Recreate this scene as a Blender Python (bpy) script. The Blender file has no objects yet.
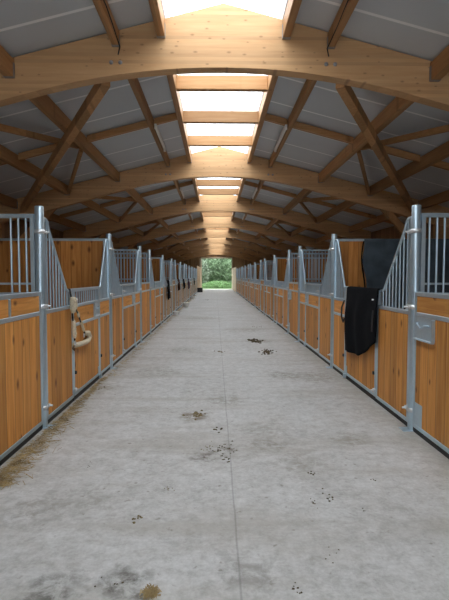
import bpy, math, random
from mathutils import Vector, Matrix, noise
R = random.Random(7)
scene = bpy.context.scene
COL = scene.collection
ORD = ['first','second','third','fourth','fifth','sixth','seventh','eighth','ninth','tenth','eleventh','twelfth','thirteenth','fourteenth','fifteenth','sixteenth','seventeenth']

# ------------------------------------------------------------------ mesh building
class MB:
    def __init__(s): s.v=[]; s.f=[]; s.sm=[]
    def add(s, vs, fs, smooth=False):
        b=len(s.v); s.v+= [tuple(p) for p in vs]; s.f+=[tuple(b+i for i in f) for f in fs]; s.sm+=[smooth]*len(fs); return s
    def box(s, x0,x1,y0,y1,z0,z1, c=0.0):
        if x0>x1: x0,x1=x1,x0
        if y0>y1: y0,y1=y1,y0
        c=min(c,(x1-x0)*.4,(y1-y0)*.4,(z1-z0)*.4)
        if c<=0:
            vs=[(x,y,z) for z in (z0,z1) for y in (y0,y1) for x in (x0,x1)]
            s.add(vs,[(0,2,3,1),(4,5,7,6),(0,1,5,4),(2,6,7,3),(0,4,6,2),(1,3,7,5)])
            return s
        # chamfered box
        vs=[];idx={}
        for i,sx in enumerate((0,1)):
            for j,sy in enumerate((0,1)):
                for k,sz in enumerate((0,1)):
                    X=(x0,x1)[sx];Y=(y0,y1)[sy];Z=(z0,z1)[sz]
                    dx=c*(1-2*sx);dy=c*(1-2*sy);dz=c*(1-2*sz)
                    idx[(sx,sy,sz,0)]=len(vs);vs.append((X,Y+dy,Z+dz))
                    idx[(sx,sy,sz,1)]=len(vs);vs.append((X+dx,Y,Z+dz))
                    idx[(sx,sy,sz,2)]=len(vs);vs.append((X+dx,Y+dy,Z))
        fs=[]
        def g(a,b,cc,ax): return idx[(a,b,cc,ax)]
        for t in (0,1):
            q=[g(t,0,0,0),g(t,1,0,0),g(t,1,1,0),g(t,0,1,0)]; fs.append(q if t else q[::-1])
            q=[g(0,t,0,1),g(1,t,0,1),g(1,t,1,1),g(0,t,1,1)]; fs.append(q[::-1] if t else q)
            q=[g(0,0,t,2),g(1,0,t,2),g(1,1,t,2),g(0,1,t,2)]; fs.append(q if t else q[::-1])
        for a in (0,1):
            for b in (0,1):
                q=[g(a,b,0,0),g(a,b,1,0),g(a,b,1,1),g(a,b,0,1)]; fs.append(q if a==b else q[::-1])
                q=[g(a,0,b,0),g(a,1,b,0),g(a,1,b,2),g(a,0,b,2)]; fs.append(q[::-1] if a==b else q)
                q=[g(0,a,b,1),g(1,a,b,1),g(1,a,b,2),g(0,a,b,2)]; fs.append(q if a==b else q[::-1])
                for d in (0,1):
                    q=[g(a,b,d,0),g(a,b,d,1),g(a,b,d,2)]
                    fs.append(q if (a+b+d)%2==1 else q[::-1])
        s.add(vs,fs); return s
    def bar(s, p, q, w, h, up=(0,0,1)):
        # rectangular bar from p to q, w across, h along 'up'
        p=Vector(p);q=Vector(q);d=(q-p).normalized();u=Vector(up)
        side=d.cross(u).normalized();u=side.cross(d).normalized()
        vs=[]
        for e in (p,q):
            for a,b in ((-1,-1),(1,-1),(1,1),(-1,1)): vs.append(e+side*a*w/2+u*b*h/2)
        s.add(vs,[(3,2,1,0),(4,5,6,7),(0,1,5,4),(1,2,6,5),(2,3,7,6),(3,0,4,7)]); return s
    def tube(s, pts, r, n=8, closed=False):
        pts=[Vector(p) for p in pts]; m=len(pts); rs=r if isinstance(r,(list,tuple)) else [r]*m
        vs=[];prev=None
        for i,p in enumerate(pts):
            if closed: d=(pts[(i+1)%m]-pts[i-1])
            else: d=(pts[min(i+1,m-1)]-pts[max(i-1,0)])
            d.normalize()
            if prev is None:
                a=Vector((0,0,1)) if abs(d.z)<.9 else Vector((1,0,0))
                prev=a.cross(d).normalized()
            prev=(prev-d*prev.dot(d)).normalized(); b=d.cross(prev)
            for k in range(n):
                t=2*math.pi*k/n; vs.append(p+(prev*math.cos(t)+b*math.sin(t))*rs[i])
        fs=[]
        for i in range(m if closed else m-1):
            j=(i+1)%m
            for k in range(n):
                l=(k+1)%n; fs.append((i*n+k,i*n+l,j*n+l,j*n+k))
        s.add(vs,fs,True)
        if not closed: s.add(vs[:n],[tuple(range(n))[::-1]]); s.add(vs[-n:],[tuple(range(n))])
        return s
    def lathe(s, prof, c=(0,0,0), n=20, axis='z'):
        vs=[]
        for r,z in prof:
            for k in range(n):
                t=2*math.pi*k/n; a,b=r*math.cos(t),r*math.sin(t)
                if axis=='z': vs.append((c[0]+a,c[1]+b,c[2]+z))
                elif axis=='x': vs.append((c[0]+z,c[1]+a,c[2]+b))
                else: vs.append((c[0]+b,c[1]+z,c[2]+a))
        fs=[]
        for i in range(len(prof)-1):
            for k in range(n):
                l=(k+1)%n; fs.append((i*n+k,i*n+l,(i+1)*n+l,(i+1)*n+k))
        s.add(vs,fs,True); return s
    def prism(s, poly, y0, y1):
        # polygon strip in xz: poly = list of (x, ztop, zbottom) columns
        vs=[];n=len(poly)
        for y in (y0,y1):
            for x,zt,zb in poly: vs+=[(x,y,zt),(x,y,zb)]
        fs=[]
        for i in range(n-1):
            a=2*i;b=2*i+2;o=2*n
            fs+=[(a,a+1,b+1,b),(o+a,o+b,o+b+1,o+a+1),(a,b,o+b,o+a),(a+1,o+a+1,o+b+1,b+1)]
        fs+=[(0,2*n,2*n+1,1),(2*n-2,2*n-1,4*n-1,4*n-2)]
        s.add(vs,fs); return s
    def mesh(s, name, mat, flip=False):
        me=bpy.data.meshes.new(name)
        v=s.v; f=s.f
        if flip: v=[(-a,b,c) for a,b,c in v]; f=[t[::-1] for t in f]
        me.from_pydata(v,[],f); me.polygons.foreach_set('use_smooth',s.sm)
        me.materials.append(mat); me.update(); return me
def obj(name, mesh, parent=None, loc=(0,0,0), rot=None, label=None, cat=None, group=None, kind=None):
    o=bpy.data.objects.new(name,mesh); COL.objects.link(o); o.location=loc
    if rot: o.rotation_euler=rot
    if parent: o.parent=parent
    if label: o['label']=label
    if cat: o['category']=cat
    if group: o['group']=group
    if kind: o['kind']=kind
    return o
def thing(name, label, cat, loc=(0,0,0), rot=None, group=None):
    return obj(name,None,None,loc,rot,label,cat,group)

# ------------------------------------------------------------------ materials
def newmat(name):
    m=bpy.data.materials.new(name); m.use_nodes=True; nt=m.node_tree
    return m,nt,nt.nodes['Principled BSDF']
def N(nt,t,**kw):
    n=nt.nodes.new(t)
    for k,v in kw.items(): setattr(n,k,v)
    return n
def math_(nt,op,a,b=None,c=None):
    n=N(nt,'ShaderNodeMath',operation=op)
    for i,x in enumerate((a,b,c)):
        if x is None: continue
        if isinstance(x,(int,float)): n.inputs[i].default_value=x
        else: nt.links.new(x,n.inputs[i])
    return n.outputs[0]
def ramp(nt,fac,stops):
    n=N(nt,'ShaderNodeValToRGB'); r=n.color_ramp
    while len(r.elements)<len(stops): r.elements.new(.5)
    for e,(p,c) in zip(r.elements,stops): e.position=p; e.color=(*c,1) if len(c)==3 else c
    nt.links.new(fac,n.inputs[0]); return n.outputs[0]
def mix(nt,fac,a,b,mode='MIX'):
    n=N(nt,'ShaderNodeMix',data_type='RGBA',blend_type=mode)
    for i,x in ((0,fac),(6,a),(7,b)):
        if isinstance(x,(int,float)): n.inputs[i].default_value=x
        elif isinstance(x,tuple): n.inputs[i].default_value=(*x,1)
        else: nt.links.new(x,n.inputs[i])
    return n.outputs[2]
def simple(name,col,rough=.6,metal=0,var=.0,scale=8):
    m,nt,b=newmat(name); b.inputs['Roughness'].default_value=rough; b.inputs['Metallic'].default_value=metal
    tc=N(nt,'ShaderNodeTexCoord'); nz=N(nt,'ShaderNodeTexNoise'); nz.inputs['Scale'].default_value=scale; nz.inputs['Detail'].default_value=6
    nt.links.new(tc.outputs['Object'],nz.inputs['Vector'])
    lo=tuple(c*(1-var) for c in col); hi=tuple(min(1,c*(1+var)) for c in col)
    nt.links.new(ramp(nt,nz.outputs[0],[(.3,lo),(.7,hi)]),b.inputs['Base Color'])
    return m
def cloth(name,col,var,scale):
    m=simple(name,col,1,0,var,scale); m.node_tree.nodes['Principled BSDF'].inputs['Specular IOR Level'].default_value=.08; return m
def wood(name, along, across, plank, cols, groove=True, knots=1.0, rough=.55, grain=1.0, world=False, kn=(2.4,4.4), var=.5):
    """planks running along axis 'along', counted across axis 'across' (0,1,2)"""
    m,nt,b=newmat(name); L=nt.links
    tc=N(nt,'ShaderNodeTexCoord'); oi=N(nt,'ShaderNodeObjectInfo')
    off=N(nt,'ShaderNodeVectorMath',operation='MULTIPLY_ADD')
    cmb=N(nt,'ShaderNodeCombineXYZ')
    for i in range(3): L.new(oi.outputs['Random'],cmb.inputs[i])
    L.new(cmb.outputs[0],off.inputs[0]); off.inputs[1].default_value=(37.3,37.3,37.3); L.new(tc.outputs['Object'],off.inputs[2])
    sp=N(nt,'ShaderNodeSeparateXYZ'); L.new(tc.outputs['Object'] if world else off.outputs[0],sp.inputs[0])
    so=N(nt,'ShaderNodeSeparateXYZ'); L.new(tc.outputs['Object'],so.inputs[0])
    u=math_(nt,'DIVIDE',so.outputs[across],plank); pid=math_(nt,'FLOOR',u); fr=math_(nt,'FRACT',u)
    wn=N(nt,'ShaderNodeTexWhiteNoise',noise_dimensions='2D')
    cw=N(nt,'ShaderNodeCombineXYZ'); L.new(pid,cw.inputs[0]); L.new(oi.outputs['Random'],cw.inputs[1]); L.new(cw.outputs[0],wn.inputs['Vector'])
    # coordinates for the grain
    cg=N(nt,'ShaderNodeCombineXYZ')
    L.new(math_(nt,'MULTIPLY',sp.outputs[along],.9),cg.inputs[0])
    other=[i for i in range(3) if i not in (along,across)][0]
    L.new(math_(nt,'MULTIPLY',sp.outputs[across],14*grain),cg.inputs[1])
    L.new(math_(nt,'ADD',math_(nt,'MULTIPLY',sp.outputs[other],14*grain),math_(nt,'MULTIPLY',wn.outputs[0],40)),cg.inputs[2])
    nz=N(nt,'ShaderNodeTexNoise'); nz.inputs['Scale'].default_value=1.6; nz.inputs['Detail'].default_value=5; nz.inputs['Roughness'].default_value=.6
    nz.inputs['Distortion'].default_value=.4; L.new(cg.outputs[0],nz.inputs['Vector'])
    g=ramp(nt,nz.outputs[0],[(.3,cols[0]),(.5,cols[1]),(.72,cols[2])])
    tone=math_(nt,'MULTIPLY_ADD',wn.outputs[0],var,1-var/2)
    tn=N(nt,'ShaderNodeCombineXYZ'); [L.new(tone,tn.inputs[i]) for i in range(3)]
    c=mix(nt,1.0,g,tn.outputs[0],'MULTIPLY')
    # knots
    ck=N(nt,'ShaderNodeCombineXYZ')
    L.new(math_(nt,'MULTIPLY',sp.outputs[along],kn[0]),ck.inputs[0]); L.new(math_(nt,'MULTIPLY',sp.outputs[across],kn[1]),ck.inputs[1])
    vo=N(nt,'ShaderNodeTexVoronoi',voronoi_dimensions='2D'); vo.inputs['Scale'].default_value=1; L.new(ck.outputs[0],vo.inputs['Vector'])
    vs=N(nt,'ShaderNodeSeparateColor'); L.new(vo.outputs['Color'],vs.inputs[0])
    size=math_(nt,'MULTIPLY',math_(nt,'GREATER_THAN',vs.outputs[0],.5),math_(nt,'MULTIPLY_ADD',vs.outputs[1],.09,.08))
    kd=math_(nt,'DIVIDE',vo.outputs['Distance'],math_(nt,'ADD',size,.0001))
    kf=ramp(nt,kd,[(.25,(1,1,1)),(1.0,(0,0,0))])
    c=mix(nt,math_(nt,'MULTIPLY',kf,.85*knots),c,(cols[0][0]*.28,cols[0][1]*.22,cols[0][2]*.2))
    if groove:
        e=math_(nt,'MINIMUM',fr,math_(nt,'SUBTRACT',1.0,fr))
        gf=ramp(nt,e,[(.012,(1,1,1)),(.04,(0,0,0))])
        c=mix(nt,math_(nt,'MULTIPLY',gf,.55),c,(cols[0][0]*.3,cols[0][1]*.25,cols[0][2]*.2))
        bp=N(nt,'ShaderNodeBump'); bp.inputs['Strength'].default_value=.5; bp.inputs['Distance'].default_value=.006
        L.new(math_(nt,'MINIMUM',math_(nt,'MULTIPLY',e,14),1.0),bp.inputs['Height']); L.new(bp.outputs[0],b.inputs['Normal'])
    L.new(c,b.inputs['Base Color']); b.inputs['Roughness'].default_value=rough
    b.inputs['Specular IOR Level'].default_value=.25
    return m
PINE=((.40,.155,.030),(.54,.235,.055),(.66,.32,.09))
SPR=((.53,.305,.145),(.58,.35,.175),(.62,.39,.205))
PUR=((.37,.195,.085),(.43,.235,.105),(.48,.28,.135))
M={}
M['boards']=wood('pine_boards_upright',2,1,.165,PINE)
M['strip']=wood('pine_boards_level',1,2,.3,PINE,groove=False)
M['dusty']=wood('dusty_boards_upright',2,1,.165,((.33,.20,.10),(.42,.27,.145),(.50,.34,.20)))
M['partition']=wood('pine_boards_partition',2,0,.165,((.33,.12,.025),(.46,.19,.045),(.56,.26,.07)))
M['cladding']=wood('wall_cladding',2,1,.2,((.24,.14,.075),(.31,.185,.10),(.38,.235,.13)),knots=.5,world=True)
M['cladx']=wood('end_cladding',2,0,.2,((.26,.16,.08),(.34,.21,.11),(.42,.27,.15)),knots=.5,world=True)
M['pale']=wood('daylit_pale_boards',2,1,.2,((.62,.52,.38),(.70,.60,.46),(.76,.67,.54)),knots=.3)  # cream tone has the far doorway's daylight put into the colour
M['pale2']=wood('tan_boards',2,1,.2,((.42,.27,.17),(.50,.34,.22),(.57,.40,.27)),knots=.3)
M['glulam']=wood('glued_spruce_arch',0,2,.04,SPR,groove=False,knots=.6,grain=.7,kn=(5,10),var=.2)
M['column']=wood('spruce_column',2,0,.3,PUR,groove=False,knots=.5)
M['purlin']=wood('spruce_purlin',1,0,.5,PUR,groove=False,knots=.5)
M['rafter']=wood('spruce_cross_rafter',0,1,.5,PUR,groove=False,knots=.5)

def galv():
    m,nt,b=newmat('galvanised_steel'); L=nt.links
    tc=N(nt,'ShaderNodeTexCoord'); vo=N(nt,'ShaderNodeTexVoronoi'); vo.inputs['Scale'].default_value=38
    L.new(tc.outputs['Object'],vo.inputs['Vector'])
    nz=N(nt,'ShaderNodeTexNoise'); nz.inputs['Scale'].default_value=5; nz.inputs['Detail'].default_value=5; L.new(tc.outputs['Object'],nz.inputs['Vector'])
    sc=N(nt,'ShaderNodeSeparateColor'); L.new(vo.outputs['Color'],sc.inputs[0])
    a=math_(nt,'ADD',math_(nt,'MULTIPLY',sc.outputs[0],.18),math_(nt,'MULTIPLY',nz.outputs[0],.82))
    L.new(ramp(nt,a,[(.2,(.43,.56,.65)),(.8,(.55,.67,.76))]),b.inputs['Base Color'])
    b.inputs['Metallic'].default_value=.75; b.inputs['Roughness'].default_value=.3
    return m
M['steel']=galv()
M['bright']=simple('zinc_bolts',(.68,.70,.72),.3,.7,.1,20)
M['bolt']=simple('dull_bolts',(.30,.30,.31),.5,.4,.1,20)
M['dark']=simple('black_rubber',(.015,.015,.017),.6,0,.3)
M['white_plastic']=simple('white_plastic',(.90,.90,.88),.4,0,.05)
M['white_metal']=simple('white_enamel',(.80,.81,.82),.35,0,.04)
M['black_cloth']=cloth('black_rug_cloth',(.006,.0065,.008),.35,30)
M['slate_cloth']=cloth('slate_rug_cloth',(.060,.078,.095),.25,5)
M['brown_cloth']=cloth('brown_rug_cloth',(.07,.03,.02),.3,25)
M['purple_cloth']=cloth('dusky_purple_cloth',(.05,.03,.06),.3,25)
M['green_cloth']=cloth('dark_green_cloth',(.012,.04,.03),.3,25)
M['fleece']=simple('cream_fleece',(.60,.52,.38),.95,0,.18,60)
M['rope']=simple('brown_rope',(.18,.12,.07),.9,0,.3,60)
M['straw']=simple('straw',(.36,.26,.12),.8,0,.45,9)
M['dung']=simple('dry_dung',(.075,.055,.025),.9,0,.5,60)
M['dungstraw']=simple('pale_dung',(.17,.13,.06),.9,0,.5,60)
M['bark']=simple('bark',(.10,.08,.06),.9,0,.3)
M['leafa']=simple('leaf_mid_green',(.15,.23,.12),.7,0,.5,2)  # leaf colours here and below lightened to stand in for outdoor haze
M['leafb']=simple('leaf_grey_green',(.22,.28,.19),.7,0,.4,2)
M['leafc']=simple('leaf_bright_green',(.16,.29,.11),.7,0,.5,2)
M['grass']=simple('grass_ground',(.09,.15,.05),.9,0,.4,3)

CAMROT=Matrix.Rotation(-math.atan(9/470),3,'Z')@Matrix.Rotation(math.pi/2-math.atan(24/470),3,'X')
def floor_pt(px,py):
    c=CAMROT@Vector(((px-224.5)/470,-(py-300)/470,-1)); k=-1.5/c.z; return c.x*k,c.y*k
STAINS=[(*floor_pt(x,y),r_,c_,min(1,a_*1.45)) for x,y,r_,c_,a_ in (
 (208,456,.16,(.12,.10,.08),.75),(122,580,.16,(.12,.115,.10),.8),(52,592,.17,(.13,.125,.11),.7),(140,594,.07,(.14,.13,.11),.6),
 (97,388,.35,(.24,.21,.165),.6),(258,341,.38,(.20,.17,.13),.7),(320,377,.45,(.25,.22,.18),.5),(160,372,.5,(.26,.24,.20),.45),
 (196,416,.22,(.17,.13,.08),.7),(10,446,.35,(.2,.17,.12),.5),(262,430,.3,(.25,.23,.19),.4),(305,463,.3,(.27,.25,.21),.4),
 (200,318,.9,(.26,.23,.18),.5),(245,330,.7,(.26,.23,.19),.5),(363,352,.4,(.24,.21,.17),.5),(30,510,.3,(.25,.235,.21),.4),(250,575,.22,(.26,.25,.23),.5),(225,400,.30,(.23,.21,.17),.5),(285,375,.35,(.22,.20,.165),.55),(268,445,.22,(.22,.20,.165),.5),(180,350,.45,(.25,.23,.19),.5),(228,448,.14,(.15,.13,.10),.6),(350,440,.25,(.26,.24,.20),.5),(90,500,.25,(.27,.26,.23),.4))]
def concrete():
    m,nt,b=newmat('worn_concrete'); L=nt.links
    tc=N(nt,'ShaderNodeTexCoord'); P=tc.outputs['Object']
    def noise_(scale,det,rough=.6,dist=0,sc=(1,1,1),off=(0,0,0)):
        mp=N(nt,'ShaderNodeMapping'); mp.inputs['Scale'].default_value=sc; mp.inputs['Location'].default_value=off; L.new(P,mp.inputs[0])
        n=N(nt,'ShaderNodeTexNoise'); n.inputs['Scale'].default_value=scale; n.inputs['Detail'].default_value=det; n.inputs['Roughness'].default_value=rough; n.inputs['Distortion'].default_value=dist
        L.new(mp.outputs[0],n.inputs['Vector']); return n.outputs[0]
    big=noise_(.9,6,.62,.6); mid=noise_(4.5,8,.7,.4); fine=noise_(40,4,.7); tr=noise_(1.3,5,.6,.3,(.35,1.6,1),(5,3,0))
    base=ramp(nt,big,[(.34,(.31,.295,.265)),(.48,(.44,.43,.41)),(.64,(.60,.60,.59))])
    c=mix(nt,.55,base,ramp(nt,mid,[(.33,(.25,.243,.225)),(.5,(.46,.458,.45)),(.66,(.68,.685,.685))]))
    gr=noise_(11,7,.72,.3); c=mix(nt,.42,c,ramp(nt,gr,[(.36,(.22,.205,.18)),(.5,(.47,.465,.45)),(.64,(.66,.66,.65))]))
    c=mix(nt,.25,c,ramp(nt,fine,[(.3,(.24,.235,.22)),(.7,(.74,.74,.73))]))
    # brownish trodden bands
    c=mix(nt,math_(nt,'MULTIPLY',ramp(nt,tr,[(.50,(0,0,0)),(.66,(1,1,1))]),.5),c,(.33,.30,.255))
    # blotchy dark stains
    st=noise_(1.7,7,.72,.2,(1,1,1),(11.3,4.2,0))
    c=mix(nt,math_(nt,'MULTIPLY',ramp(nt,st,[(.63,(0,0,0)),(.72,(1,1,1))]),.5),c,(.17,.155,.13))
    # known stains: wet patches and dried manure marks, in floor metres
    wv=N(nt,'ShaderNodeTexNoise'); wv.inputs['Scale'].default_value=7; wv.inputs['Detail'].default_value=4; L.new(P,wv.inputs['Vector'])
    ad=N(nt,'ShaderNodeVectorMath',operation='MULTIPLY_ADD'); L.new(wv.outputs['Color'],ad.inputs[0]); ad.inputs[1].default_value=(.30,.30,0); L.new(P,ad.inputs[2])
    for (sx,sy,sr,sc_,am) in STAINS:
        vd=N(nt,'ShaderNodeVectorMath',operation='DISTANCE'); L.new(ad.outputs[0],vd.inputs[0]); vd.inputs[1].default_value=(sx+.15,sy+.15,0)
        k_=ramp(nt,math_(nt,'DIVIDE',vd.outputs['Value'],sr),[(.35,(1,1,1)),(1.0,(0,0,0))])
        c=mix(nt,math_(nt,'MULTIPLY',math_(nt,'MULTIPLY',k_,ramp(nt,gr,[(.42,(1,1,1)),(.58,(.2,.2,.2))])),am),c,sc_)
    # small specks
    sk=noise_(16,3,.5,0,(1,1,1),(2,9,0))
    c=mix(nt,math_(nt,'MULTIPLY',ramp(nt,sk,[(.66,(0,0,0)),(.74,(1,1,1))]),.6),c,(.16,.14,.11))
    # wheel-swept streaks down the aisle
    sw=noise_(2.2,4,.6,.2,(3.2,.16,1),(1,0,0))
    c=mix(nt,math_(nt,'MULTIPLY',ramp(nt,sw,[(.5,(0,0,0)),(.75,(1,1,1))]),.2),c,(.55,.545,.53))
    # saw-cut joints
    sp=N(nt,'ShaderNodeSeparateXYZ'); L.new(P,sp.inputs[0])
    wob=math_(nt,'MULTIPLY_ADD',noise_(1.5,2),.02,-.01)
    dx=math_(nt,'ABSOLUTE',math_(nt,'SUBTRACT',math_(nt,'ADD',sp.outputs[0],wob),.12))
    j1=ramp(nt,dx,[(.003,(1,1,1)),(.0065,(0,0,0))])
    fy=math_(nt,'ABSOLUTE',math_(nt,'SUBTRACT',math_(nt,'MODULO',math_(nt,'ADD',sp.outputs[1],59.3),6.0),3.0))
    j2=ramp(nt,fy,[(.003,(1,1,1)),(.0065,(0,0,0))])
    c=mix(nt,math_(nt,'MULTIPLY',math_(nt,'MAXIMUM',j1,math_(nt,'MULTIPLY',j2,.25)),.38),c,(.10,.095,.085))
    # grime strip beside the stall fronts
    ed=math_(nt,'SUBTRACT',math_(nt,'ABSOLUTE',math_(nt,'SUBTRACT',sp.outputs[0],.105)),math_(nt,'MULTIPLY',mid,.5))
    c=mix(nt,math_(nt,'MULTIPLY',ramp(nt,math_(nt,'MULTIPLY',ed,.5),[(.60,(0,0,0)),(.80,(1,1,1))]),.55),c,(.25,.215,.16))
    L.new(c,b.inputs['Base Color'])
    L.new(ramp(nt,mid,[(.3,(.55,)*3),(.7,(.8,)*3)]),b.inputs['Roughness'])
    bp=N(nt,'ShaderNodeBump'); bp.inputs['Strength'].default_value=.25; bp.inputs['Distance'].default_value=.008; L.new(mid,bp.inputs['Height']); L.new(bp.outputs[0],b.inputs['Normal'])
    return m
M['concrete']=concrete()

def roofpanel():
    m,nt,b=newmat('insulated_roof_sheet'); L=nt.links
    tc=N(nt,'ShaderNodeTexCoord'); sp=N(nt,'ShaderNodeSeparateXYZ'); L.new(tc.outputs['Object'],sp.inputs[0])
    fr=math_(nt,'FRACT',math_(nt,'DIVIDE',math_(nt,'ADD',sp.outputs[1],10.42),1.0))
    seam=ramp(nt,math_(nt,'ABSOLUTE',math_(nt,'SUBTRACT',fr,.5)),[(.018,(1,1,1)),(.028,(0,0,0))])
    nz=N(nt,'ShaderNodeTexNoise'); nz.inputs['Scale'].default_value=.8; nz.inputs['Detail'].default_value=4; L.new(tc.outputs['Object'],nz.inputs['Vector'])
    base=ramp(nt,nz.outputs[0],[(.3,(.54,.57,.60)),(.7,(.60,.63,.66))])
    L.new(mix(nt,seam,base,(.92,.93,.94)),b.inputs['Base Color'])
    b.inputs['Roughness'].default_value=.5
    return m
M['roof']=roofpanel()
def glazing():
    m,nt,b=newmat('clear_polycarbonate'); L=nt.links
    out=nt.nodes['Material Output']
    t=N(nt,'ShaderNodeBsdfTransparent'); t.inputs[0].default_value=(.95,.96,.97,1)
    d=N(nt,'ShaderNodeBsdfTranslucent'); d.inputs[0].default_value=(.9,.92,.93,1)
    mx=N(nt,'ShaderNodeMixShader'); mx.inputs[0].default_value=.15
    L.new(t.outputs[0],mx.inputs[1]); L.new(d.outputs[0],mx.inputs[2]); L.new(mx.outputs[0],out.inputs[0])
    nt.nodes.remove(b); return m
M['glaze']=glazing()

# ------------------------------------------------------------------ frame of the building
XC=.10; XL=-1.71; XR=1.92          # ridge line, left and right stall fronts
HW=5.75; SL=.26; ZT=4.655           # half width, roof pitch, ridge height
Y0=-6.45; Y1=53.86
ARCH=[-.32+6*k for k in range(10)] # arch planes (first one is just behind the camera)
def zt(dx): return ZT-SL*abs(dx)
def zb(dx):
    a=abs(dx)
    return 3.925-.06*a*a if a<2.3 else 3.925-.06*5.29-.27*(a-2.3)

def structure(name,mb,mat,loc=(0,0,0)):
    return obj(name,mb.mesh(name,mat),None,loc,kind='structure')
structure('floor',MB().box(XC-6.2,XC+6.2,Y0-2,Y1+.3,-.15,0),M['concrete'])
structure('wall_left',MB().box(XC-HW-.12,XC-HW,Y0,Y1,0,zt(HW)-.02),M['cladding'])
structure('wall_right',MB().box(XC+HW,XC+HW+.12,Y0,Y1,0,zt(HW)-.02),M['cladding'])
def gable(name,y0,y1,xa,xb,zd):
    mb=MB()
    def cols(a,b): 
        xs=[a]+([XC] if a<XC<b else [])+[b]; return xs
    mb.prism([(x,zt(x-XC)-.01,0) for x in (XC-HW-.12,xa)],y0,y1)
    mb.prism([(x,zt(x-XC)-.01,zd) for x in cols(xa,xb)],y0,y1)
    mb.prism([(x,zt(x-XC)-.01,0) for x in (xb,XC+HW+.12)],y0,y1)
    return structure(name,mb,M['cladx'])
gable('wall_far',Y1,Y1+.12,-1.57,1.86,3.50)
gable('wall_near',Y0-.12,Y0,-2.6,2.8,3.7)
tr=MB().box(-1.80,-1.57,Y1-.30,Y1-.002,0,3.5).box(1.86,1.96,Y1-.06,Y1-.002,0,3.5).box(-1.67,1.96,Y1-.06,Y1-.002,3.5,3.66)
structure('trim_1',tr,M['pale'])
# side walls of the end rooms, beyond the last stalls
structure('wall_left_end',MB().box(XL-.06,XL+.04,43.0,Y1-.32,0,2.45),M['pale2'])
structure('wall_right_end',MB().box(XR-.04,XR+.06,43.0,Y1-.07,0,2.33),M['pale'])
# roof
for s,nm in ((-1,'ceiling_left'),(1,'ceiling_right')):
    mb=MB(); xs=[XC+s*.68,XC+s*6.3]
    if s<0: xs=xs[::-1]
    mb.prism([(x,zt(x-XC)+.09,zt(x-XC)+.01) for x in xs],Y0-.4,Y1+.5)
    structure(nm,mb,M['roof'])
mb=MB().prism([(x,zt(x-XC)+.115,zt(x-XC)+.10) for x in (XC-.76,XC,XC+.76)],Y0-.3,Y1+.4)
structure('window_1',mb,M['glaze'])

# ------------------------------------------------------------------ glulam arches
T=.16
xs=[-HW+.02+ (2*HW-.04)*i/48 for i in range(49)]
xs=sorted(set(xs+[0.0]))
a_mesh=MB().prism([(x,zt(x)-.005,zb(x)) for x in xs],-T/2,T/2).mesh('arch',M['glulam'])
def col_mesh(s):
    x=s*(HW-.22); return MB().box(x-.17,x+.17,-T/2+.01,T/2-.01,0,zb(HW-.45)-.0).mesh('column',M['column'])
colm={s:col_mesh(s) for s in (-1,1)}
kbm={s:MB().bar((s*3.95,0,3.30),(s*5.34,0,1.85),.10,.16,(s,0,1)).mesh('knee_brace',M['column']) for s in (-1,1)}
bolt_mesh=MB().lathe([(0,-T/2-.012),(.020,-T/2-.012),(.024,-T/2-.006),(.024,-T/2)],(0,0,0),10,'y').mesh('bolt_head',M['bolt'])
for i,y in enumerate(ARCH):
    if i==0: lab='laminated spruce roof arch directly over the camera, mostly above the frame'
    elif i==1: lab='nearest laminated spruce roof arch, peaked against the white skylight, bolt heads showing'
    elif i==9: lab='last laminated spruce roof arch, against the far end wall'
    else: lab='%s laminated spruce roof arch counted from the camera, spanning the aisle'%ORD[i-1]
    t=thing('roof_arch',lab,'roof beam',(XC,y,0),group='laminated arches carrying the roof')
    obj('beam',a_mesh,t)
    for s in (-1,1): obj('column',colm[s],t); obj('knee_brace',kbm[s],t)
    for s in (-1,1):
        for ddx in (-.055,.05): obj('bolt_head',bolt_mesh,t,(s*1.25+ddx,0,3.97))

# ------------------------------------------------------------------ purlins, cross rafters, skylight bars, wind bracing, lamps
PD=[(.725,.09,.20),(1.245,.08,.17),(2.47,.11,.21),(3.70,.11,.21),(4.95,.11,.21)]
LEN=6-T-.004
BAYN=['in front of the nearest arch']+['between %s and %s arch'%(ORD[i],ORD[i+1]) for i in range(8)]
pm={};hm={}
for j,(dx,w,h) in enumerate(PD):
    pm[j]=MB().box(-w/2,w/2,-LEN/2,LEN/2,-h,0,.006).mesh('purlin',M['purlin'])
    for sy in (-1,1):
        b_=MB(); ya=sy*(LEN/2-.05); yb=sy*(LEN/2-.001)
        b_.box(-w/2-.004,-w/2-.001,ya,yb,-h-.004,-.05); b_.box(w/2+.001,w/2+.004,ya,yb,-h-.004,-.05); b_.box(-w/2,w/2,ya,yb,-h-.006,-h-.002)
        hm[j,sy]=b_.mesh('joist_hanger',M['bolt'])
def crossmesh(s):
    mb=MB()
    xs=[PD[0][0]]+[p[0] for p in PD[1:]]+[HW]
    ws=[p[1] for p in PD]+[0]
    for a in range(5):
        x0=xs[a]+ws[a]/2+.004; x1=xs[a+1]-ws[a+1]/2-.004
        zz=lambda x: zt(x)-.005
        mb.prism(sorted([(s*x0,zz(x0),zz(x0)-.11),(s*x1,zz(x1),zz(x1)-.11)]),-.045,.045)
    return mb.mesh('cross_rafter',M['rafter'])
cm={s:crossmesh(s) for s in (-1,1)}
bar_m=MB().box(-.679,.679,-.05,.05,4.27,4.475,.006).mesh('skylight_bar',M['rafter'])
PL=['skylight-edge','second','third','fourth','lowest']
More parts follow.
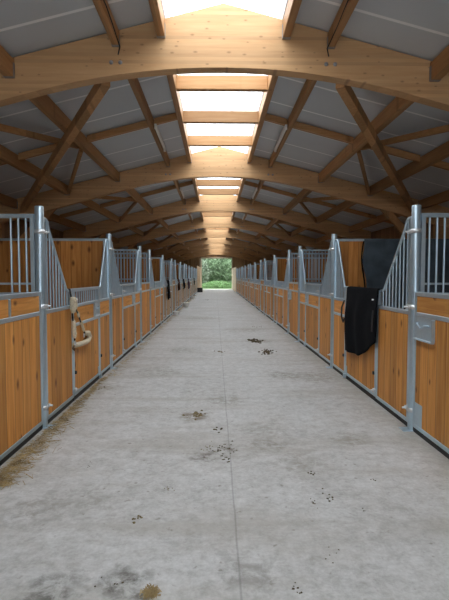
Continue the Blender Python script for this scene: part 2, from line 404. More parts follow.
for i in range(9):
    yc=(ARCH[i]+ARCH[i+1])/2
    for s,sn in ((-1,'left'),(1,'right')):
        for j,(dx,w,h) in enumerate(PD):
            t=thing('roof_purlin','%s timber purlin of the %s roof slope, %s'%(PL[j],sn,BAYN[i]),'purlin',(XC+s*dx,yc,zt(dx+w/2)-.004),group='purlins under the %s roof slope'%sn)
            obj('timber',pm[j],t)
            for sy in (-1,1): obj('joist_hanger',hm[j,sy],t)
        obj('cross_rafter',cm[s],None,(XC,yc,0),label='thin timber running down the %s roof slope %s'%(sn,BAYN[i]),cat='rafter',group='cross rafters under the roof sheets')
        # K bracing from the middle of purlin three to purlin four at both arches
        za=zt(2.6)-.16; zc=zt(3.7)-.17
        for sy,wn in ((-1,'near'),(1,'far')):
            mb=MB().bar((s*2.55,sy*.10,za),(s*3.63,sy*(LEN/2-.12),zc),.06,.09)
            obj('roof_brace',mb.mesh('roof_brace',M['purlin']),None,(XC,yc,0),label='slanting %s timber brace under %s roof slope, %s'%(wn,sn,BAYN[i]),cat='brace',group='slanting roof braces')
        # strip lamp beside purlin two
        if i>=1:
            t=thing('strip_lamp','white strip lamp fixed along the %s roof purlin %s'%(sn,BAYN[i]),'lamp',(XC+s*1.165,yc+.6,zt(1.27)-.15),group='strip lamps under the roof')
            obj('housing',MB().box(-.021,.021,-.76,.76,-.02,.03,.005).mesh('housing',M['white_metal']),t)
            obj('tube',MB().lathe([(0,-.74),(.015,-.74),(.015,.74),(0,.74)],(0,0,-.042),12,'y').mesh('tube',M['white_plastic']),t)
            for sy in (-1,1): obj('lamp_holder',MB().box(-.022,.022,sy*.75-.012,sy*.75+.012,-.065,-.021,.003).mesh('lamp_holder',M['white_plastic']),t)
    for q in (-1.5,0,1.5):
        w={-1.5:'nearer',0:'middle',1.5:'farther'}[q]
        obj('skylight_bar',bar_m,None,(XC,yc+q,0),label='%s of three timber bars crossing the skylight %s'%(w,BAYN[i]),cat='skylight bar',group='bars across the skylight')
for s,sn in ((-1,'left'),(1,'right')):
    mb=MB().bar((s*1.42,ARCH[1]+.14,3.86),(s*4.78,ARCH[2]-.12,3.10),.11,.14)
    obj('diagonal_brace',mb.mesh('diagonal_brace',M['column']),None,(XC,0,0),label='long thick diagonal timber brace below the %s roof slope behind the nearest arch'%sn,cat='brace')
    # dark cable clipped to the second purlin overhead
    pts=[(XC+s*1.195+.010*math.sin(k*1.1),ARCH[0]+.3+k*.27,zt(1.3)-.14-.02*math.sin(k*1.7)) for k in range(20)]
    pts+= [(XC+s*1.20,ARCH[1]-.10,4.14),(XC+s*1.22,ARCH[1]-.10,4.05)]
    obj('cable',MB().tube(pts,.007,6).mesh('cable',M['dark']),None,label='dark electric cable clipped under the %s purlin in front of the nearest arch'%sn,cat='cable')

# ------------------------------------------------------------------ stall fronts
CACHE={}
DUST=False
def cached(key,fn,mat,s):
    if DUST and mat in (M['boards'],M['strip']): mat=M['dusty']
    k=(key,s,mat.name)
    if k not in CACHE: CACHE[k]=fn().mesh(key,mat,flip=(s<0))
    return CACHE[k]
# local space: +x towards the aisle for the left row (mirrored for the right), y along the row
FW=.022
def frame_box(mb,y0,y1,z0,z1,d=FW): mb.box(-d,d,y0,y1,z0,z1,.004)
def tri_z(y):      # outline of the sloping grille, y measured away from the post
    pts=[(.03,2.07),(.12,2.07),(.17,2.045),(.21,1.98),(.30,1.80),(.70,1.40),(.745,1.35),(.80,1.33),(.93,1.33)]
    pts=[(.03,2.07),(.11,2.07),(.16,2.045),(.20,1.97),(.71,1.39),(.75,1.345),(.81,1.33),(.93,1.33)]
    for a,b in zip(pts,pts[1:]):
        if a[0]<=y<=b[0]: return a[1]+(b[1]-a[1])*(y-a[0])/(b[0]-a[0])
    return 1.33
def tri_short(y):
    pts=[(.03,2.07),(.14,2.07),(.19,2.045),(.225,1.97),(.55,1.40),(.58,1.345),(.63,1.33),(.71,1.33)]
    for a,b in zip(pts,pts[1:]):
        if a[0]<=y<=b[0]: return a[1]+(b[1]-a[1])*(y-a[0])/(b[0]-a[0])
    return 1.33
def bolt_mb(y,z,x=.03):
    mb=MB(); mb.box(.0,x+.012,y-.028,y+.028,z-.018,z+.018,.003); mb.lathe([(0,.03),(.010,.03),(.010,0)],(x+.012,y,z),8,'x'); return mb
def seal(root,s,L): obj('rubber_seal',cached('seal%.2f'%L,lambda:MB().box(-.012,.012,0,L,.002,.052),M['dark'],s),root)
def plain_panel(root,s):
    L0,L1=.0,.92
    def fr():
        mb=MB(); frame_box(mb,L0,L0+.045,.05,2.07); frame_box(mb,L1-.04,L1,.05,1.35)
        frame_box(mb,L0+.045,L1-.04,.05,.09); frame_box(mb,L0+.045,L1-.04,1.12,1.16)
        mb.box(-.004,.004,L0+.045,L0+.10,1.16,2.05); return mb
    obj('frame',cached('frame_plain',fr,M['steel'],s),root)
    def rail():
        ys=[.03,.11,.16,.20,.71,.75,.81,.90]; return MB().tube([(0,y,tri_z(y)) for y in ys],.017,10)
    obj('sloping_rail',cached('sloping_rail',rail,M['steel'],s),root); seal(root,s,L1)
    k=0;y=.135
    while y<.86:
        z1=tri_z(y)-.01
        obj('bar',cached('bar%.3f'%y,lambda:MB().tube([(0,y,1.16),(0,y,z1)],.0105,8),M['steel'],s),root); y+=.092
    obj('boards',cached('boards_plain',lambda:MB().box(-.016,.016,L0+.046,L1-.041,.091,1.119),M['boards'],s),root)
    for z in (1.93,1.20,.20): obj('hinge',cached('hinge%.2f'%z,lambda:bolt_mb(.02,z),M['bright'],s),root)
def door(root,s):
    L=1.28
    def fr():
        mb=MB(); frame_box(mb,0,.04,.06,1.35); frame_box(mb,L-.04,L,.06,1.35)
        for z in (.06,.89,1.12,1.31): frame_box(mb,.04,L-.04,z,z+.04)
        return mb
    obj('frame',cached('frame_door',fr,M['steel'],s),root); seal(root,s,L)
    n=11
    for k in range(n):
        y=.04+(L-.08)*(k+1)/(n+1)
        obj('bar',cached('doorbar%d'%k,lambda:MB().tube([(0,y,1.16),(0,y,1.31)],.0105,8),M['steel'],s),root)
    obj('upper_board',cached('door_upper',lambda:MB().box(-.016,.016,.041,L-.041,.931,1.119),M['strip'],s),root)
    obj('boards',cached('door_boards',lambda:MB().box(-.016,.016,.041,L-.041,.101,.889),M['boards'],s),root)
    def pocket():
        mb=MB(); mb.box(.017,.020,L-.30,L-.041,.932,1.118)
        mb.box(.02,.045,L-.30,L-.285,.932,1.118,.003); mb.box(.02,.045,L-.285,L-.041,.932,.945,.003); mb.tube([(.022,L-.2,1.04),(.05,L-.17,1.04),(.05,L-.1,1.06),(.022,L-.08,1.06)],.008,8)
        return mb
    obj('latch_pocket',cached('pocket_door',pocket,M['steel'],s),root)
    obj('rubber_stop',cached('stop',lambda:MB().lathe([(0,.018),(.022,.018),(.022,0)],(FW-.004,.055,.34),12,'x'),M['dark'],s),root)
    for z in (1.22,.14): obj('latch_bolt',cached('latch%.2f'%z,lambda:bolt_mb(.02,z),M['bright'],s),root)
    obj('foot_bracket',cached('footb',lambda:MB().box(.018,.03,L-.10,L-.0,.06,.20,.003).box(.02,.06,L-.06,L-.02,.02,.08,.004),M['steel'],s),root)
def rail_panel(root,s):
    L=.71
    def fr():
        mb=MB(); frame_box(mb,0,.04,.05,1.35); frame_box(mb,L-.045,L,.05,2.07)
        for z in (.05,.89,1.12): frame_box(mb,.04,L-.045,z,z+.04)
        mb.box(-.004,.004,L-.10,L-.045,1.16,2.05); return mb
    obj('frame',cached('frame_rail',fr,M['steel'],s),root); seal(root,s,L)
    obj('sloping_rail',cached('sloping_rail_s',lambda:MB().tube([(0,L-y,tri_short(y)) for y in (.03,.14,.19,.225,.55,.58,.63,.70)],.017,10),M['steel'],s),root)
    y=.135
    while y<.64:
        z1=tri_short(y)-.01
        obj('bar',cached('rbar%.3f'%y,lambda:MB().tube([(0,L-y,1.16),(0,L-y,z1)],.0105,8),M['steel'],s),root); y+=.088
    obj('upper_board',cached('rail_upper',lambda:MB().box(-.016,.016,.041,L-.046,.931,1.119),M['strip'],s),root)
    obj('boards',cached('rail_boards',lambda:MB().box(-.016,.016,.041,L-.046,.091,.889),M['boards'],s),root)
    obj('rubber_stop',cached('stop2',lambda:MB().lathe([(0,.018),(.022,.018),(.022,0)],(FW-.004,.06,.33),12,'x'),M['dark'],s),root)
def low_panel(root,s,pocket):
    L=1.45
    def fr():
        mb=MB(); frame_box(mb,0,.04,.05,1.35); frame_box(mb,L-.04,L,.05,1.35)
        for z in (.05,1.12,1.31): frame_box(mb,.04,L-.04,z,z+.04)
        frame_box(mb,.74,.78,1.16,1.31); return mb
    obj('frame',cached('frame_low',fr,M['steel'],s),root); seal(root,s,L)
    obj('upper_board',cached('low_u1',lambda:MB().box(-.016,.016,.041,.739,1.161,1.309),M['strip'],s),root)
    obj('upper_board',cached('low_u2',lambda:MB().box(-.016,.016,.781,L-.041,1.161,1.309),M['strip'],s),root)
    obj('boards',cached('low_boards',lambda:MB().box(-.016,.016,.041,L-.041,.091,1.119),M['boards'],s),root)
    if pocket:
        def pk():
            mb=MB(); mb.box(.017,.019,L-.42,L-.041,.92,1.119); mb.box(.019,.05,L-.42,L-.40,.905,1.119,.003); mb.box(.019,.05,L-.40,L-.041,.905,.92,.003)
            mb.tube([(.02,L-.30,1.05),(.05,L-.27,1.05),(.05,L-.20,1.02),(.05,L-.12,1.06),(.02,L-.08,1.06)],.009,8); return mb
        obj('latch_pocket',cached('pocket_low',pk,M['steel'],s),root)
        obj('corner_plate',cached('cornerp',lambda:MB().box(.017,.020,L-.20,L-.041,.09,.30),M['steel'],s),root)
def post(x,y,s,label):
    t=thing('stall_post',label,'post',(x,y,0),group='galvanised stall posts')
    obj('tube',cached('post_tube',lambda:MB().lathe([(.043,.008),(.043,2.17),(.040,2.175),(0,2.175)],(0,0,0),24),M['steel'],s),t)
    obj('base_plate',cached('base_plate',lambda:MB().box(-.045,.11,-.06,.06,0,.008,.002),M['steel'],s),t)
    for z in (.20,1.20,1.93):
        obj('clamp_ring',cached('clamp_ring',lambda:MB().lathe([(.0435,-.02),(.049,-.02),(.049,.02),(.0435,.02)],(0,0,0),20),M['bright'],s),t,(0,0,z))

SP=[];y=4.55
seq=[3.05,3.05,1.55]
k=0
posts=[3.0,4.55]
while k<15:
    posts.append(round(posts[-1]+seq[k%3],3)); k+=1
posts=[p for p in posts if p<43.1]
ROW={1:posts[:],-1:posts[:]}
ROW[1][1]=4.63; ROW[1][0]=3.08; ROW[-1][1]=4.49; ROW[-1][0]=2.94
for s,X,sn in ((1,XL,'left'),(-1,XR,'right')):
    posts=ROW[s]
    for i,p in enumerate(posts):
        if i==0: lab='galvanised tube post at the near end of the %s row, beside the nearest low panel'%sn
        elif i==1: lab='nearest tall galvanised tube post in full view on the %s side of the aisle'%sn
        elif i==len(posts)-1: lab='last galvanised tube post at the far end of the %s row of stalls'%sn
        else: lab='%s tall galvanised tube post from the camera along the %s row'%(ORD[i-1],sn)
        post(X,p,s,lab)
    st=0; lo=0
    for a,b in zip(posts,posts[1:]):
        DUST=(s>0 and a>15)
        if b-a<2:
            w=('nearest' if lo==0 else ORD[lo]+' nearest')
            lab='%s low boarded front panel without bars in the %s row'%(w,sn)
            t=thing('low_front_panel',lab,'stall panel',(X,a+.05,0),group='low boarded fronts between stalls'); lo+=1
            low_panel(t,s,s<0)
        else:
            w=ORD[st]; st+=1; k=(b-a)/3.05
            t=thing('stall_front_panel','pine board panel with sloping bar grille at near side of %s stall, %s row'%(w,sn),'stall panel',(X,a+.05*k,0),group='plain stall front panels'); t.scale.y=k
            plain_panel(t,s)
            ex={('left',0):', padded halter hanging on it',('right',0):', black rug thrown over it'}.get((sn,st-1),'')
            t=thing('stall_door','pine and galvanised half door of %s stall in the %s row%s'%(w,sn,ex),'stall door',(X,a+.985*k,0),group='stall doors'); t.scale.y=k
            door(t,s)
            t=thing('stall_side_panel','narrow two-tier panel with rising bar grille at far side of %s stall, %s row'%(w,sn),'stall panel',(X,a+2.285*k,0),group='narrow two-tier stall panels'); t.scale.y=k
            rail_panel(t,s)

# ------------------------------------------------------------------ partitions running back to the outer walls
WL=(XC-HW+.02,XL-.045); WR=(XR+.045,XC+HW-.02)
for s,(xa,xb),sn in ((1,WL,'left'),(-1,WR,'right')):
    posts=ROW[s]
    for i,p in enumerate(posts):
        if i==0: continue
        r=(i-1)%3   # 0: bars, 1: boards, 2: bars
        near=xb if s>0 else xa      # end at the aisle
        far=xa if s>0 else xb
        sg=-1 if s>0 else 1
        W=abs(xb-xa)
        L=lambda d: near+sg*d
        wn='nearest' if i==1 else ORD[i-1]
        if r==1:
            t=thing('board_partition','full boarded pine partition with steel top rail behind the %s post, %s row'%(wn,sn),'partition',(0,p,0),group='boarded partitions between stalls')
            mb=MB().box(xa,xb,-.02,.02,2.06,2.10,.004).box(xa,xb,-.02,.02,.04,.08,.004)
            for d in (0,W/2-.02,W-.04): mb.box(L(d),L(d+.04),-.02,.02,0 if d>.1 else .04,2.06)
            obj('frame',mb.mesh('frame',M['steel']),t)
            a0,a1=sorted((L(.041),L(W/2-.021))); b0,b1=sorted((L(W/2+.021),L(W-.041)))
            obj('boards',MB().box(a0,a1,-.016,.016,.081,2.059).mesh('boards',M['partition']),t)
            obj('boards',MB().box(b0,b1,-.016,.016,.081,2.059).mesh('boards',M['partition']),t)
        else:
            t=thing('barred_partition','half boarded, half barred partition behind the %s post, %s row'%(wn,sn),'partition',(0,p,0),group='barred partitions between stalls')
            mb=MB().box(xa,xb,-.02,.02,2.06,2.10,.004).box(xa,xb,-.02,.02,1.30,1.34,.004).box(xa,xb,-.02,.02,.04,.08,.004)
            for d in (0,W/2-.02,W-.04):
                mb.box(L(d),L(d+.04),-.02,.02,0 if d>.1 else .04,1.30); mb.box(L(d),L(d+.04),-.02,.02,1.34,2.06)
            mb.box(xa,xb,-.008,.008,1.415,1.435)
            obj('frame',mb.mesh('frame',M['steel']),t)
            a0,a1=sorted((L(.041),L(W/2-.021))); b0,b1=sorted((L(W/2+.021),L(W-.041)))
            obj('boards',MB().box(a0,a1,-.016,.016,.081,1.299).mesh('boards',M['partition']),t)
            obj('boards',MB().box(b0,b1,-.016,.016,.081,1.299).mesh('boards',M['partition']),t)
            ds=[]
            d=.085
            while d<W-.05:
                if abs(d-W/2)>.04 and not (i==1 and .26<d<.58): ds.append(d)
                d+=.073
            if i<=3:
                bmm=MB().tube([(0,0,1.34),(0,0,2.06)],.011,8).mesh('bar',M['steel'])
                for d in ds: obj('bar',bmm,t,(L(d),0,0))
            else:
                mb=MB()
                for d in ds: mb.tube([(L(d),0,1.34),(L(d),0,2.06)],.011,6)
                obj('bar_grille',mb.mesh('bar_grille',M['steel']),t)

# ------------------------------------------------------------------ rugs
def sheet(nu,nv,fn,th=.012):
    """closed cloth from fn(u,v)->(point, normal)"""
    vs=[];vb=[]
    for i in range(nu+1):
        for j in range(nv+1):
            p,n=fn(i/nu,j/nv); p=Vector(p); n=Vector(n).normalized()
            vs.append(p+n*th/2); vb.append(p-n*th/2)
    W=nv+1;n0=len(vs);fs=[]
    q=lambda i,j:i*W+j
    for i in range(nu):
        for j in range(nv):
            f=(q(i,j),q(i+1,j),q(i+1,j+1),q(i,j+1)); fs+=[f,tuple(n0+k for k in f[::-1])]
    bd=[(q(i,0),q(i+1,0)) for i in range(nu)][::-1]
    for i in range(nu): fs.append((q(i+1,0),q(i,0),n0+q(i,0),n0+q(i+1,0))); fs.append((q(i,nv),q(i+1,nv),n0+q(i+1,nv),n0+q(i,nv)))
    for j in range(nv): fs.append((q(0,j),q(0,j+1),n0+q(0,j+1),n0+q(0,j))); fs.append((q(nu,j+1),q(nu,j),n0+q(nu,j),n0+q(nu,j+1)))
    mb=MB(); mb.add(vs+vb,fs,True); return mb
def drape_path(t,front,back,rr):
    """t 0..1 from the front hem up, over the rail and down behind; returns (offset, dz, nx, nz)"""
    arc=math.pi*rr; tot=front+arc+back; d=t*tot
    if d<front: return rr, -(front-d), 1,0
    if d<front+arc:
        a=(d-front)/rr; return rr*math.cos(a), .35*rr*math.sin(a), math.cos(a), math.sin(a)
    return -rr, -(d-front-arc), -1,0
def rug_on_door(name,label,cat,X,s,y0,y1,hem,mat,back=.35,wr=.02,seed=0,group=None):
    rr=.036; zr=1.33
    def fn(u,v):
        y=y0+(y1-y0)*u
        o,dz,nx,nz=drape_path(v,hem(u),back,rr)
        front=max(0,min(1,-dz*3)) if o>0 else 0
        w=(.5+.5*math.sin(u*17+seed+2*math.sin(dz*3)))*.6+.5*noise.noise(Vector((u*4+seed,dz*2.2,0)))+.35
        bul=wr*front*max(0,w)*1.4
        yy=y+.015*noise.noise(Vector((dz*3+seed,5,u)))*(1 if dz<0 else 0)
        return (s*(o+bul),yy,zr+dz+.006),(s*nx,0,nz)
    mb=sheet(36,44,fn)
    return mb.mesh(name,mat)
def hem_r(u):   # u=0 nearest edge
    y=5.40+u*1.25
    if y<5.95: return 1.33-(.72+(.47-.72)*(y-5.40)/.55)
    return 1.33-(.47+(.43-.47)*(y-5.95)/.7)
t=thing('horse_rug','black horse rug thrown over the nearest stall door on the right side','horse rug',(XR,0,0))
obj('cloth',rug_on_door('cloth','','',XR,-1,5.40,6.68,hem_r,M['black_cloth'],.4,.035,1.3),t)
stp=MB()
stp.tube([(-.075,6.69,1.15),(-.10,6.73,1.05),(-.10,6.74,.92),(-.085,6.70,.84),(-.08,6.66,.90)],.012,8)
stp.tube([(-.085,5.43,1.1),(-.10,5.41,1.0),(-.10,5.42,.85)],.010,8)
obj('strap',stp.mesh('strap',M['dark']),t)
# slate rug on the boarded partition behind the second right-hand post
def slate(u,v):
    x=2.40+u*1.75
    o,dz,nx,nz=drape_path(v,1.25-.06*math.sin(u*5),.5,.034)
    front=max(0,min(1,-dz*3)) if o>0 else 0
    w=1-abs(math.sin(u*8.5+.25*math.sin(dz*2.2)+.9))**.6*.9+.5*noise.noise(Vector((u*5,dz*1.5,3)))
    return (x+(.03*math.sin(dz*6)+.02*noise.noise(Vector((dz*4,1,1))))*(1-u)*front,-(o+.13*front*max(0,w)),2.086+dz),(0,-nx,nz)
PB=posts[2]
t=thing('horse_rug','large slate-grey horse rug hung over the boarded partition on the right side','horse rug',(0,PB,0))
obj('cloth',sheet(60,40,slate).mesh('cloth',M['slate_cloth']),t)
obj('binding',MB().tube([(2.385+.03*math.sin(-k*.09*6),-.047,2.06-k*.09) for k in range(14)],.011,6).mesh('binding',M['black_cloth']),t)
def doory(n): # start of the n-th stall door
    b=[a for a,c in zip(posts,posts[1:]) if c-a>2]; return b[n]+.985
for n,(a,w,h,mt,lab) in {3:(.02,.70,.66,'black_cloth','black rug hanging over the fourth stall door of the left row'),
        4:(.1,.9,.48,'brown_cloth','small reddish-brown rug over the fifth stall door of the left row'),
        5:(.25,.9,.52,'black_cloth','black rug over the sixth stall door, far down the left row'),
        6:(.1,1.0,.62,'purple_cloth','dusky purple rug over the seventh stall door of the left row'),
        8:(.1,1.0,.5,'green_cloth','dark green rug over the ninth stall door, near the end of the left row')}.items():
    if n>=len([1 for a_,c in zip(posts,posts[1:]) if c-a_>2]): continue
    yy=doory(n)+a
    t=thing('horse_rug',lab,'horse rug',(XL,0,0),group='rugs on the left-hand doors')
    obj('cloth',rug_on_door('cloth','','',XL,1,yy,yy+w,lambda u:h-.05*u,M[mt],.3,.045,n),t)

# ------------------------------------------------------------------ fleece halter on the nearest left door
t=thing('halter','cream fleece-padded halter hanging from the nearest left stall door','halter',(XL+.052,5.56,1.36))
# local y along the row, z down
def pt(px,py,dx=0.0):
    # picture frame -> plane 5 cm in front of the door
    f=470.0; yaw=math.atan(9/470); pit=math.atan(24/math.hypot(470,9)); 
    c=CAMROT@Vector(((px-224.5)/f,-(py-300)/f,-1))
    k=(XL+.055+dx)/c.x
    return Vector((dx,c.y*k-5.56,1.5+c.z*k-1.36))
CAMROT=Matrix.Rotation(-math.atan(9/470),3,'Z')@Matrix.Rotation(math.pi/2-math.atan(24/470),3,'X')
def fleece(ps,r):
    ps=[Vector(p) for p in ps]; out=[];rr=[]
    n=6
    for i in range(len(ps)-1):
        for k in range(n):
            out.append(ps[i].lerp(ps[i+1],k/n))
    out.append(ps[-1])
    m=len(out)
    for i in range(m):
        e=min(i,m-1-i); rr.append(r*(.55 if e==0 else .9 if e==1 else 1)*(1+.13*math.sin(i*2.3)))
    return MB().tube(out,rr,12)
A=[pt(71.5,297),pt(72.2,305),pt(72.6,313)]
obj('fleece_sleeve',fleece([p+Vector((.012,0,0)) for p in A],.034).mesh('fleece_sleeve',M['fleece']),t)
obj('fleece_sleeve',fleece([pt(75,297.5,.03),pt(76,304,.03),pt(76.3,309,.03)],.020).mesh('fleece_sleeve',M['fleece']),t)
obj('fleece_sleeve',fleece([pt(73.6,320),pt(74.3,329),pt(74.8,338)],.026).mesh('fleece_sleeve',M['fleece']),t)
obj('fleece_sleeve',fleece([pt(78,312),pt(79,317)],.017).mesh('fleece_sleeve',M['fleece']),t)
obj('fleece_sleeve',fleece([pt(81,321),pt(82.8,326.5),pt(84.3,331)],.019).mesh('fleece_sleeve',M['fleece']),t)
obj('fleece_sleeve',fleece([pt(85,333),pt(88.5,333),pt(90,336.5),pt(88,341),pt(83,343),pt(77.5,345),pt(74,344.5)],.030).mesh('fleece_sleeve',M['fleece']),t)
for ps in ([Vector((-.030,A[0].y,-.01)),Vector((-.015,A[0].y,-.012)),A[0]],[A[2],pt(72.8,317),pt(73.4,321)],[pt(76.3,309,.02),pt(77,311),pt(78,313)],
           [pt(79,316),pt(80,319),pt(81,322)],[pt(84.3,330),pt(84.6,334)],[pt(74.8,337),pt(75,341),pt(76,344)]):
    obj('strap',MB().tube(ps,.010,8).mesh('strap',M['dark']),t)
c=pt(84.3,335.5,.02); ring=[c+Vector((0,.022*math.cos(a),.022*math.sin(a))) for a in [k*math.pi/8 for k in range(16)]]
rg=MB().tube(ring,.005,6,True); c=pt(75.3,343,.03); rg.tube([c+Vector((0,.024*math.cos(a),.024*math.sin(a))) for a in [k*math.pi/8 for k in range(16)]],.005,6,True)
obj('ring',rg.mesh('ring',M['bright']),t)
obj('lead_rope',MB().tube([pt(75,345,.0),pt(73.6,347,.01),pt(73.2,349,.0),pt(74.2,350.5,.01),pt(75,347.5,.02)],.011,8).mesh('lead_rope',M['rope']),t)

# ------------------------------------------------------------------ buckets and crate down the left side
def bucket(x,y,r,h,label):
    t=thing('bucket',label,'bucket',(x,y,0),group='buckets along the left row')
    obj('body',MB().lathe([(0,.002),(r*.78,.002),(r*.80,.01),(r,h-.02),(r*1.05,h-.02),(r*1.05,h),(r*.97,h),(r*.78,.02),(0,.02)],(0,0,0),24).mesh('body',M['white_plastic']),t)
    obj('handle',MB().tube([(r*1.04*math.cos(a),r*1.04*math.sin(a)*.35+r*.35*math.sin(a),h-.03-.35*h*math.sin(a)) for a in [math.pi*k/12 for k in range(13)]],.004,6).mesh('handle',M['steel']),t)
bucket(-1.48,17.9,.10,.16,'small white bucket against the left row, nearest of the three')
bucket(-1.42,22.5,.15,.22,'larger white bucket standing on the concrete at the left, middle of the three')
bucket(-1.42,30.0,.13,.22,'white bucket farthest away against the left row')
t=thing('feed_crate','black plastic crate at the far end of the left row of stalls','crate',(-1.44,43.45,0))
mb=MB().box(-.25,.25,-.2,.2,.0,.03,.005)
for a in (-.25,.235): mb.box(a,a+.015,-.2,.2,.03,.38)
for a in (-.2,.185): mb.box(-.235,.235,a,a+.015,.03,.38)
obj('body',mb.mesh('body',M['dark']),t)
obj('rim',MB().box(-.27,-.235,-.22,.22,.38,.41).box(.235,.27,-.22,.22,.38,.41).box(-.235,.235,-.22,-.185,.38,.41).box(-.235,.235,.185,.22,.38,.41).mesh('rim',M['dark']),t)

# ------------------------------------------------------------------ straw and dung on the floor
def floor_pt(px,py):
    c=CAMROT@Vector(((px-224.5)/470,-(py-300)/470,-1)); k=-1.5/c.z; return c.x*k,c.y*k
def straws(mb,n,fn,ln=(.04,.14)):
    for _ in range(n):
        x,y,z=fn(); L=R.uniform(*ln); a=R.uniform(0,math.pi); dz=R.uniform(-.01,.012); w=R.uniform(.0012,.0024)
        c,s_=math.cos(a)*L/2,math.sin(a)*L/2
        p=Vector((x-c,y-s_,max(.002,z-dz))); q=Vector((x+c,y+s_,max(.002,z+dz)))
        if abs(p.x-XC)>1.77 or abs(q.x-XC)>1.77: continue
        mb.bar(p,q,w*1.6,w)
mb=MB()
def near_l():
    y=3.3+R.random()**1.6*3.6; w=.17*(1-.7*min(1,max(0,y-4.3)/2.2)); d=abs(R.gauss(0,.5))*w
    return XL+.06+d, y, .004+R.random()*.02*max(0,1-d/.2)
straws(mb,1300,near_l)
def near_l2():
    y=7+R.random()*30; return XL+.06+abs(R.gauss(0,.07)),y,.004+R.random()*.008
straws(mb,1500,near_l2,(.05,.16))
obj('loose_straw',mb.mesh('loose_straw',M['straw']),None,label='golden loose straw strewn along the foot of the left stall fronts',cat='straw',kind='stuff')
mb=MB(); cx,cy=floor_pt(151,594)
straws(mb,260,lambda:(cx+R.gauss(0,.017),cy+R.gauss(0,.017),.004+abs(R.gauss(0,.008))),(.01,.03))
obj('straw_wisp',mb.mesh('straw_wisp',M['straw']),None,label='little heap of chopped straw on the concrete at the bottom of the picture',cat='straw',kind='stuff')
def lump(mb,x,y,r,h):
    n=7;prof=[(1,0),(.95,.45),(.6,.9),(0.05,1)];vs=[];jit=[R.uniform(.7,1.25) for _ in range(n)]
    for a,b in prof:
        for k in range(n): t_=2*math.pi*k/n; vs.append((x+r*a*jit[k]*math.cos(t_),y+r*a*jit[k]*math.sin(t_),h*b*(.8+.3*jit[k])))
    fs=[(i*n+k,i*n+(k+1)%n,(i+1)*n+(k+1)%n,(i+1)*n+k) for i in range(3) for k in range(n)]
    fs.append(tuple(3*n+k for k in range(n))); mb.add(vs,fs,True)
def clump(px,py,n,spread,size,mat,label):
    x,y=floor_pt(px,py); mb=MB()
    for _ in range(n): lump(mb,R.gauss(0,spread),R.gauss(0,spread*1.5),R.uniform(.4,1)*size,R.uniform(.4,.9)*size*.7)
    straws(mb,n*2,lambda:(R.gauss(0,spread),R.gauss(0,spread),.004),(.02,.06)) if False else None
    obj('dung_crumbs',mb.mesh('dung_crumbs',M[mat]),None,(x,y,0),label=label,cat='dung',kind='stuff')
C_=[(255,341,40,.09,.035,'dung','dark dung flattened on the floor right of the centre joint, farthest big patch'),
(267,352,40,.08,.03,'dung','broken dark dung just below the farthest big patch, right of the joint'),
(220,352,8,.04,.024,'dungstraw','small brown crumbs beside the centre joint, level with the nearest stall doors'),
(197,415,22,.05,.022,'dungstraw','flat brown crumbs left of the joint, mid floor'),
(218,430,7,.025,.014,'dung','dark crumbs touching the joint above the stained patch'),
(226,449,26,.05,.010,'dung','scatter of black crumbs on the joint beside the stain'),
(227,460,8,.018,.010,'dung','tiny black crumbs just under the stain at the joint'),
(209,448,14,.05,.008,'dungstraw','fine debris over the stained patch left of the joint'),
(138,518,7,.016,.012,'dungstraw','little brown lump lower left of the floor'),
(168,489,9,.02,.006,'dungstraw','faint straw bits left of centre in the foreground'),
(312,474,6,.014,.012,'dung','single dark lump right of centre in the foreground'),
(328,496,10,.022,.010,'dung','pair of dark crumbs lower right, upper one'),
(313,503,7,.016,.008,'dung','pair of dark crumbs lower right, lower one'),
(363,510,3,.01,.007,'dung','black speck farthest right in the foreground'),
(373,480,4,.012,.007,'dung','black speck near the right-hand post foot'),
(295,589,7,.018,.008,'dung','dark crumbs at the bottom edge right of the joint'),
(330,557,6,.04,.005,'dung','sparse black specks at lower centre right'),
(92,465,5,.03,.006,'dung','black specks on the pale floor near the left straw'),
(100,389,7,.05,.012,'dungstraw','brown bits near the second left door'),
(206,300,10,.10,.03,'dung','dark crumbs far down the aisle left of the joint'),
(256,327,7,.06,.02,'dungstraw','brown bits far down the aisle right of the joint'),
(112,594,9,.05,.006,'dung','dark specks at the bottom left of the floor')]
for c_ in C_: clump(*c_)

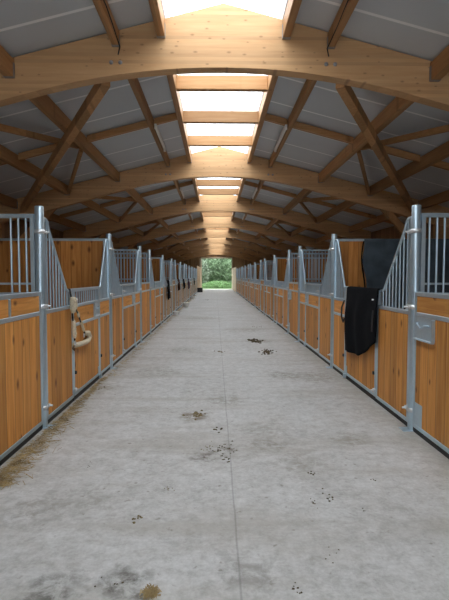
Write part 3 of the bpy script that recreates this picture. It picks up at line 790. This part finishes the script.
# ------------------------------------------------------------------ outside the far door
structure('ground_outside',MB().box(-40,40,Y1+.3,110,-.2,-.02),M['grass'])
vs=[];fs=[];nx,ny=30,14
for i in range(nx+1):
    for j in range(ny+1):
        x=-30+60*i/nx; y=66+j*2.2; z=-.1+8.5*(1-math.exp(-max(0,(y-66))/7))+.6*noise.noise(Vector((x*.2,y*.2,0)))*min(1,j/3); vs.append((x,y,z))
for i in range(nx):
    for j in range(ny): a=i*(ny+1)+j; fs.append((a,a+ny+1,a+ny+2,a+1))
structure('bank_outside',MB().add(vs,fs,True),M['grass'])
def bush(x,y,rx,rz,zc,leaf,n,label,seed,size=.13):
    r=random.Random(seed); t=thing('bush',label,'bush',(x,y,-.02),group='bushes beyond the far doorway'); mb=MB()
    for _ in range(n):
        while True:
            p=Vector((r.uniform(-1,1),r.uniform(-1,1),r.uniform(-1,1)))
            if .25<p.length<1: break
        q=p*(1+.25*noise.noise(p*2.3+Vector((seed,0,0))))
        c=Vector((q.x*rx,q.y*rx*.8,zc+q.z*rz))
        if c.z<.05: continue
        a=Vector((r.gauss(0,1),r.gauss(0,1),r.gauss(0,1))).normalized(); b=a.cross(Vector((r.gauss(0,1),r.gauss(0,1),r.gauss(0,1)))).normalized()
        L=size*r.uniform(.6,1.3)
        mb.add([c-a*L,c+b*L*.42,c+a*L,c-b*L*.42],[(0,1,2,3)])
    obj('foliage',mb.mesh('foliage',leaf),t)
    s_=MB()
    for k in range(5):
        a=2*math.pi*k/5+seed; e=Vector((math.cos(a)*rx*.5,math.sin(a)*rx*.5,zc+rz*.3))
        s_.tube([(0.04*math.cos(a),.04*math.sin(a),0),tuple(e*.5+Vector((0,0,.1))),tuple(e)],[.05,.035,.015],6)
    obj('stem',s_.mesh('stem',M['bark']),t)
bush(-2.6,62,2.0,2.1,1.9,M['leafb'],6000,'pale grey-green bush at the left of the far doorway',1)
bush(.4,63.2,2.2,2.6,2.3,M['leafa'],7000,'mid-green bush filling the centre of the far doorway',2)
bush(2.9,61.2,1.7,2.2,1.9,M['leafa'],6000,'darker green bush at the right of the far doorway',3)
bush(.5,60.0,2.3,.55,.35,M['leafc'],3500,'low bright green bush in front of the others outside',4,.09)
bush(-.6,68,3.6,3.6,4.6,M['leafb'],9000,'tall pale tree-like bush behind the others outside',5,.16)
bush(4.2,67,3.0,3.2,4.0,M['leafa'],6000,'tall green bush behind on the right outside',6,.16)
bush(-5.2,66,2.8,3.0,3.0,M['leafa'],5000,'large green bush behind on the left outside',7,.16)

# ------------------------------------------------------------------ light and camera
w=bpy.data.worlds.new('overcast_sky'); scene.world=w; w.use_nodes=True; nt=w.node_tree; bg=nt.nodes['Background']
tc=N(nt,'ShaderNodeTexCoord'); sp=N(nt,'ShaderNodeSeparateXYZ'); nt.links.new(tc.outputs['Generated'],sp.inputs[0])
nt.links.new(ramp(nt,sp.outputs[2],[(.0,(.42,.46,.50)),(.25,(.62,.68,.73)),(1.0,(.96,.98,1.0))]),bg.inputs[0]); bg.inputs[1].default_value=6.4
cam=bpy.data.cameras.new('camera'); co=bpy.data.objects.new('camera',cam); COL.objects.link(co)
co.location=(0,0,1.5); co.rotation_euler=CAMROT.to_euler()
cam.sensor_fit='HORIZONTAL'; cam.sensor_width=36; cam.lens=36*470/449; cam.clip_end=300; cam.clip_start=.05
scene.camera=co
scene.view_settings.view_transform='Standard'; scene.view_settings.look='None'; scene.view_settings.gamma=1
scene.view_settings.use_curve_mapping=False; scene.view_settings.exposure=0.0
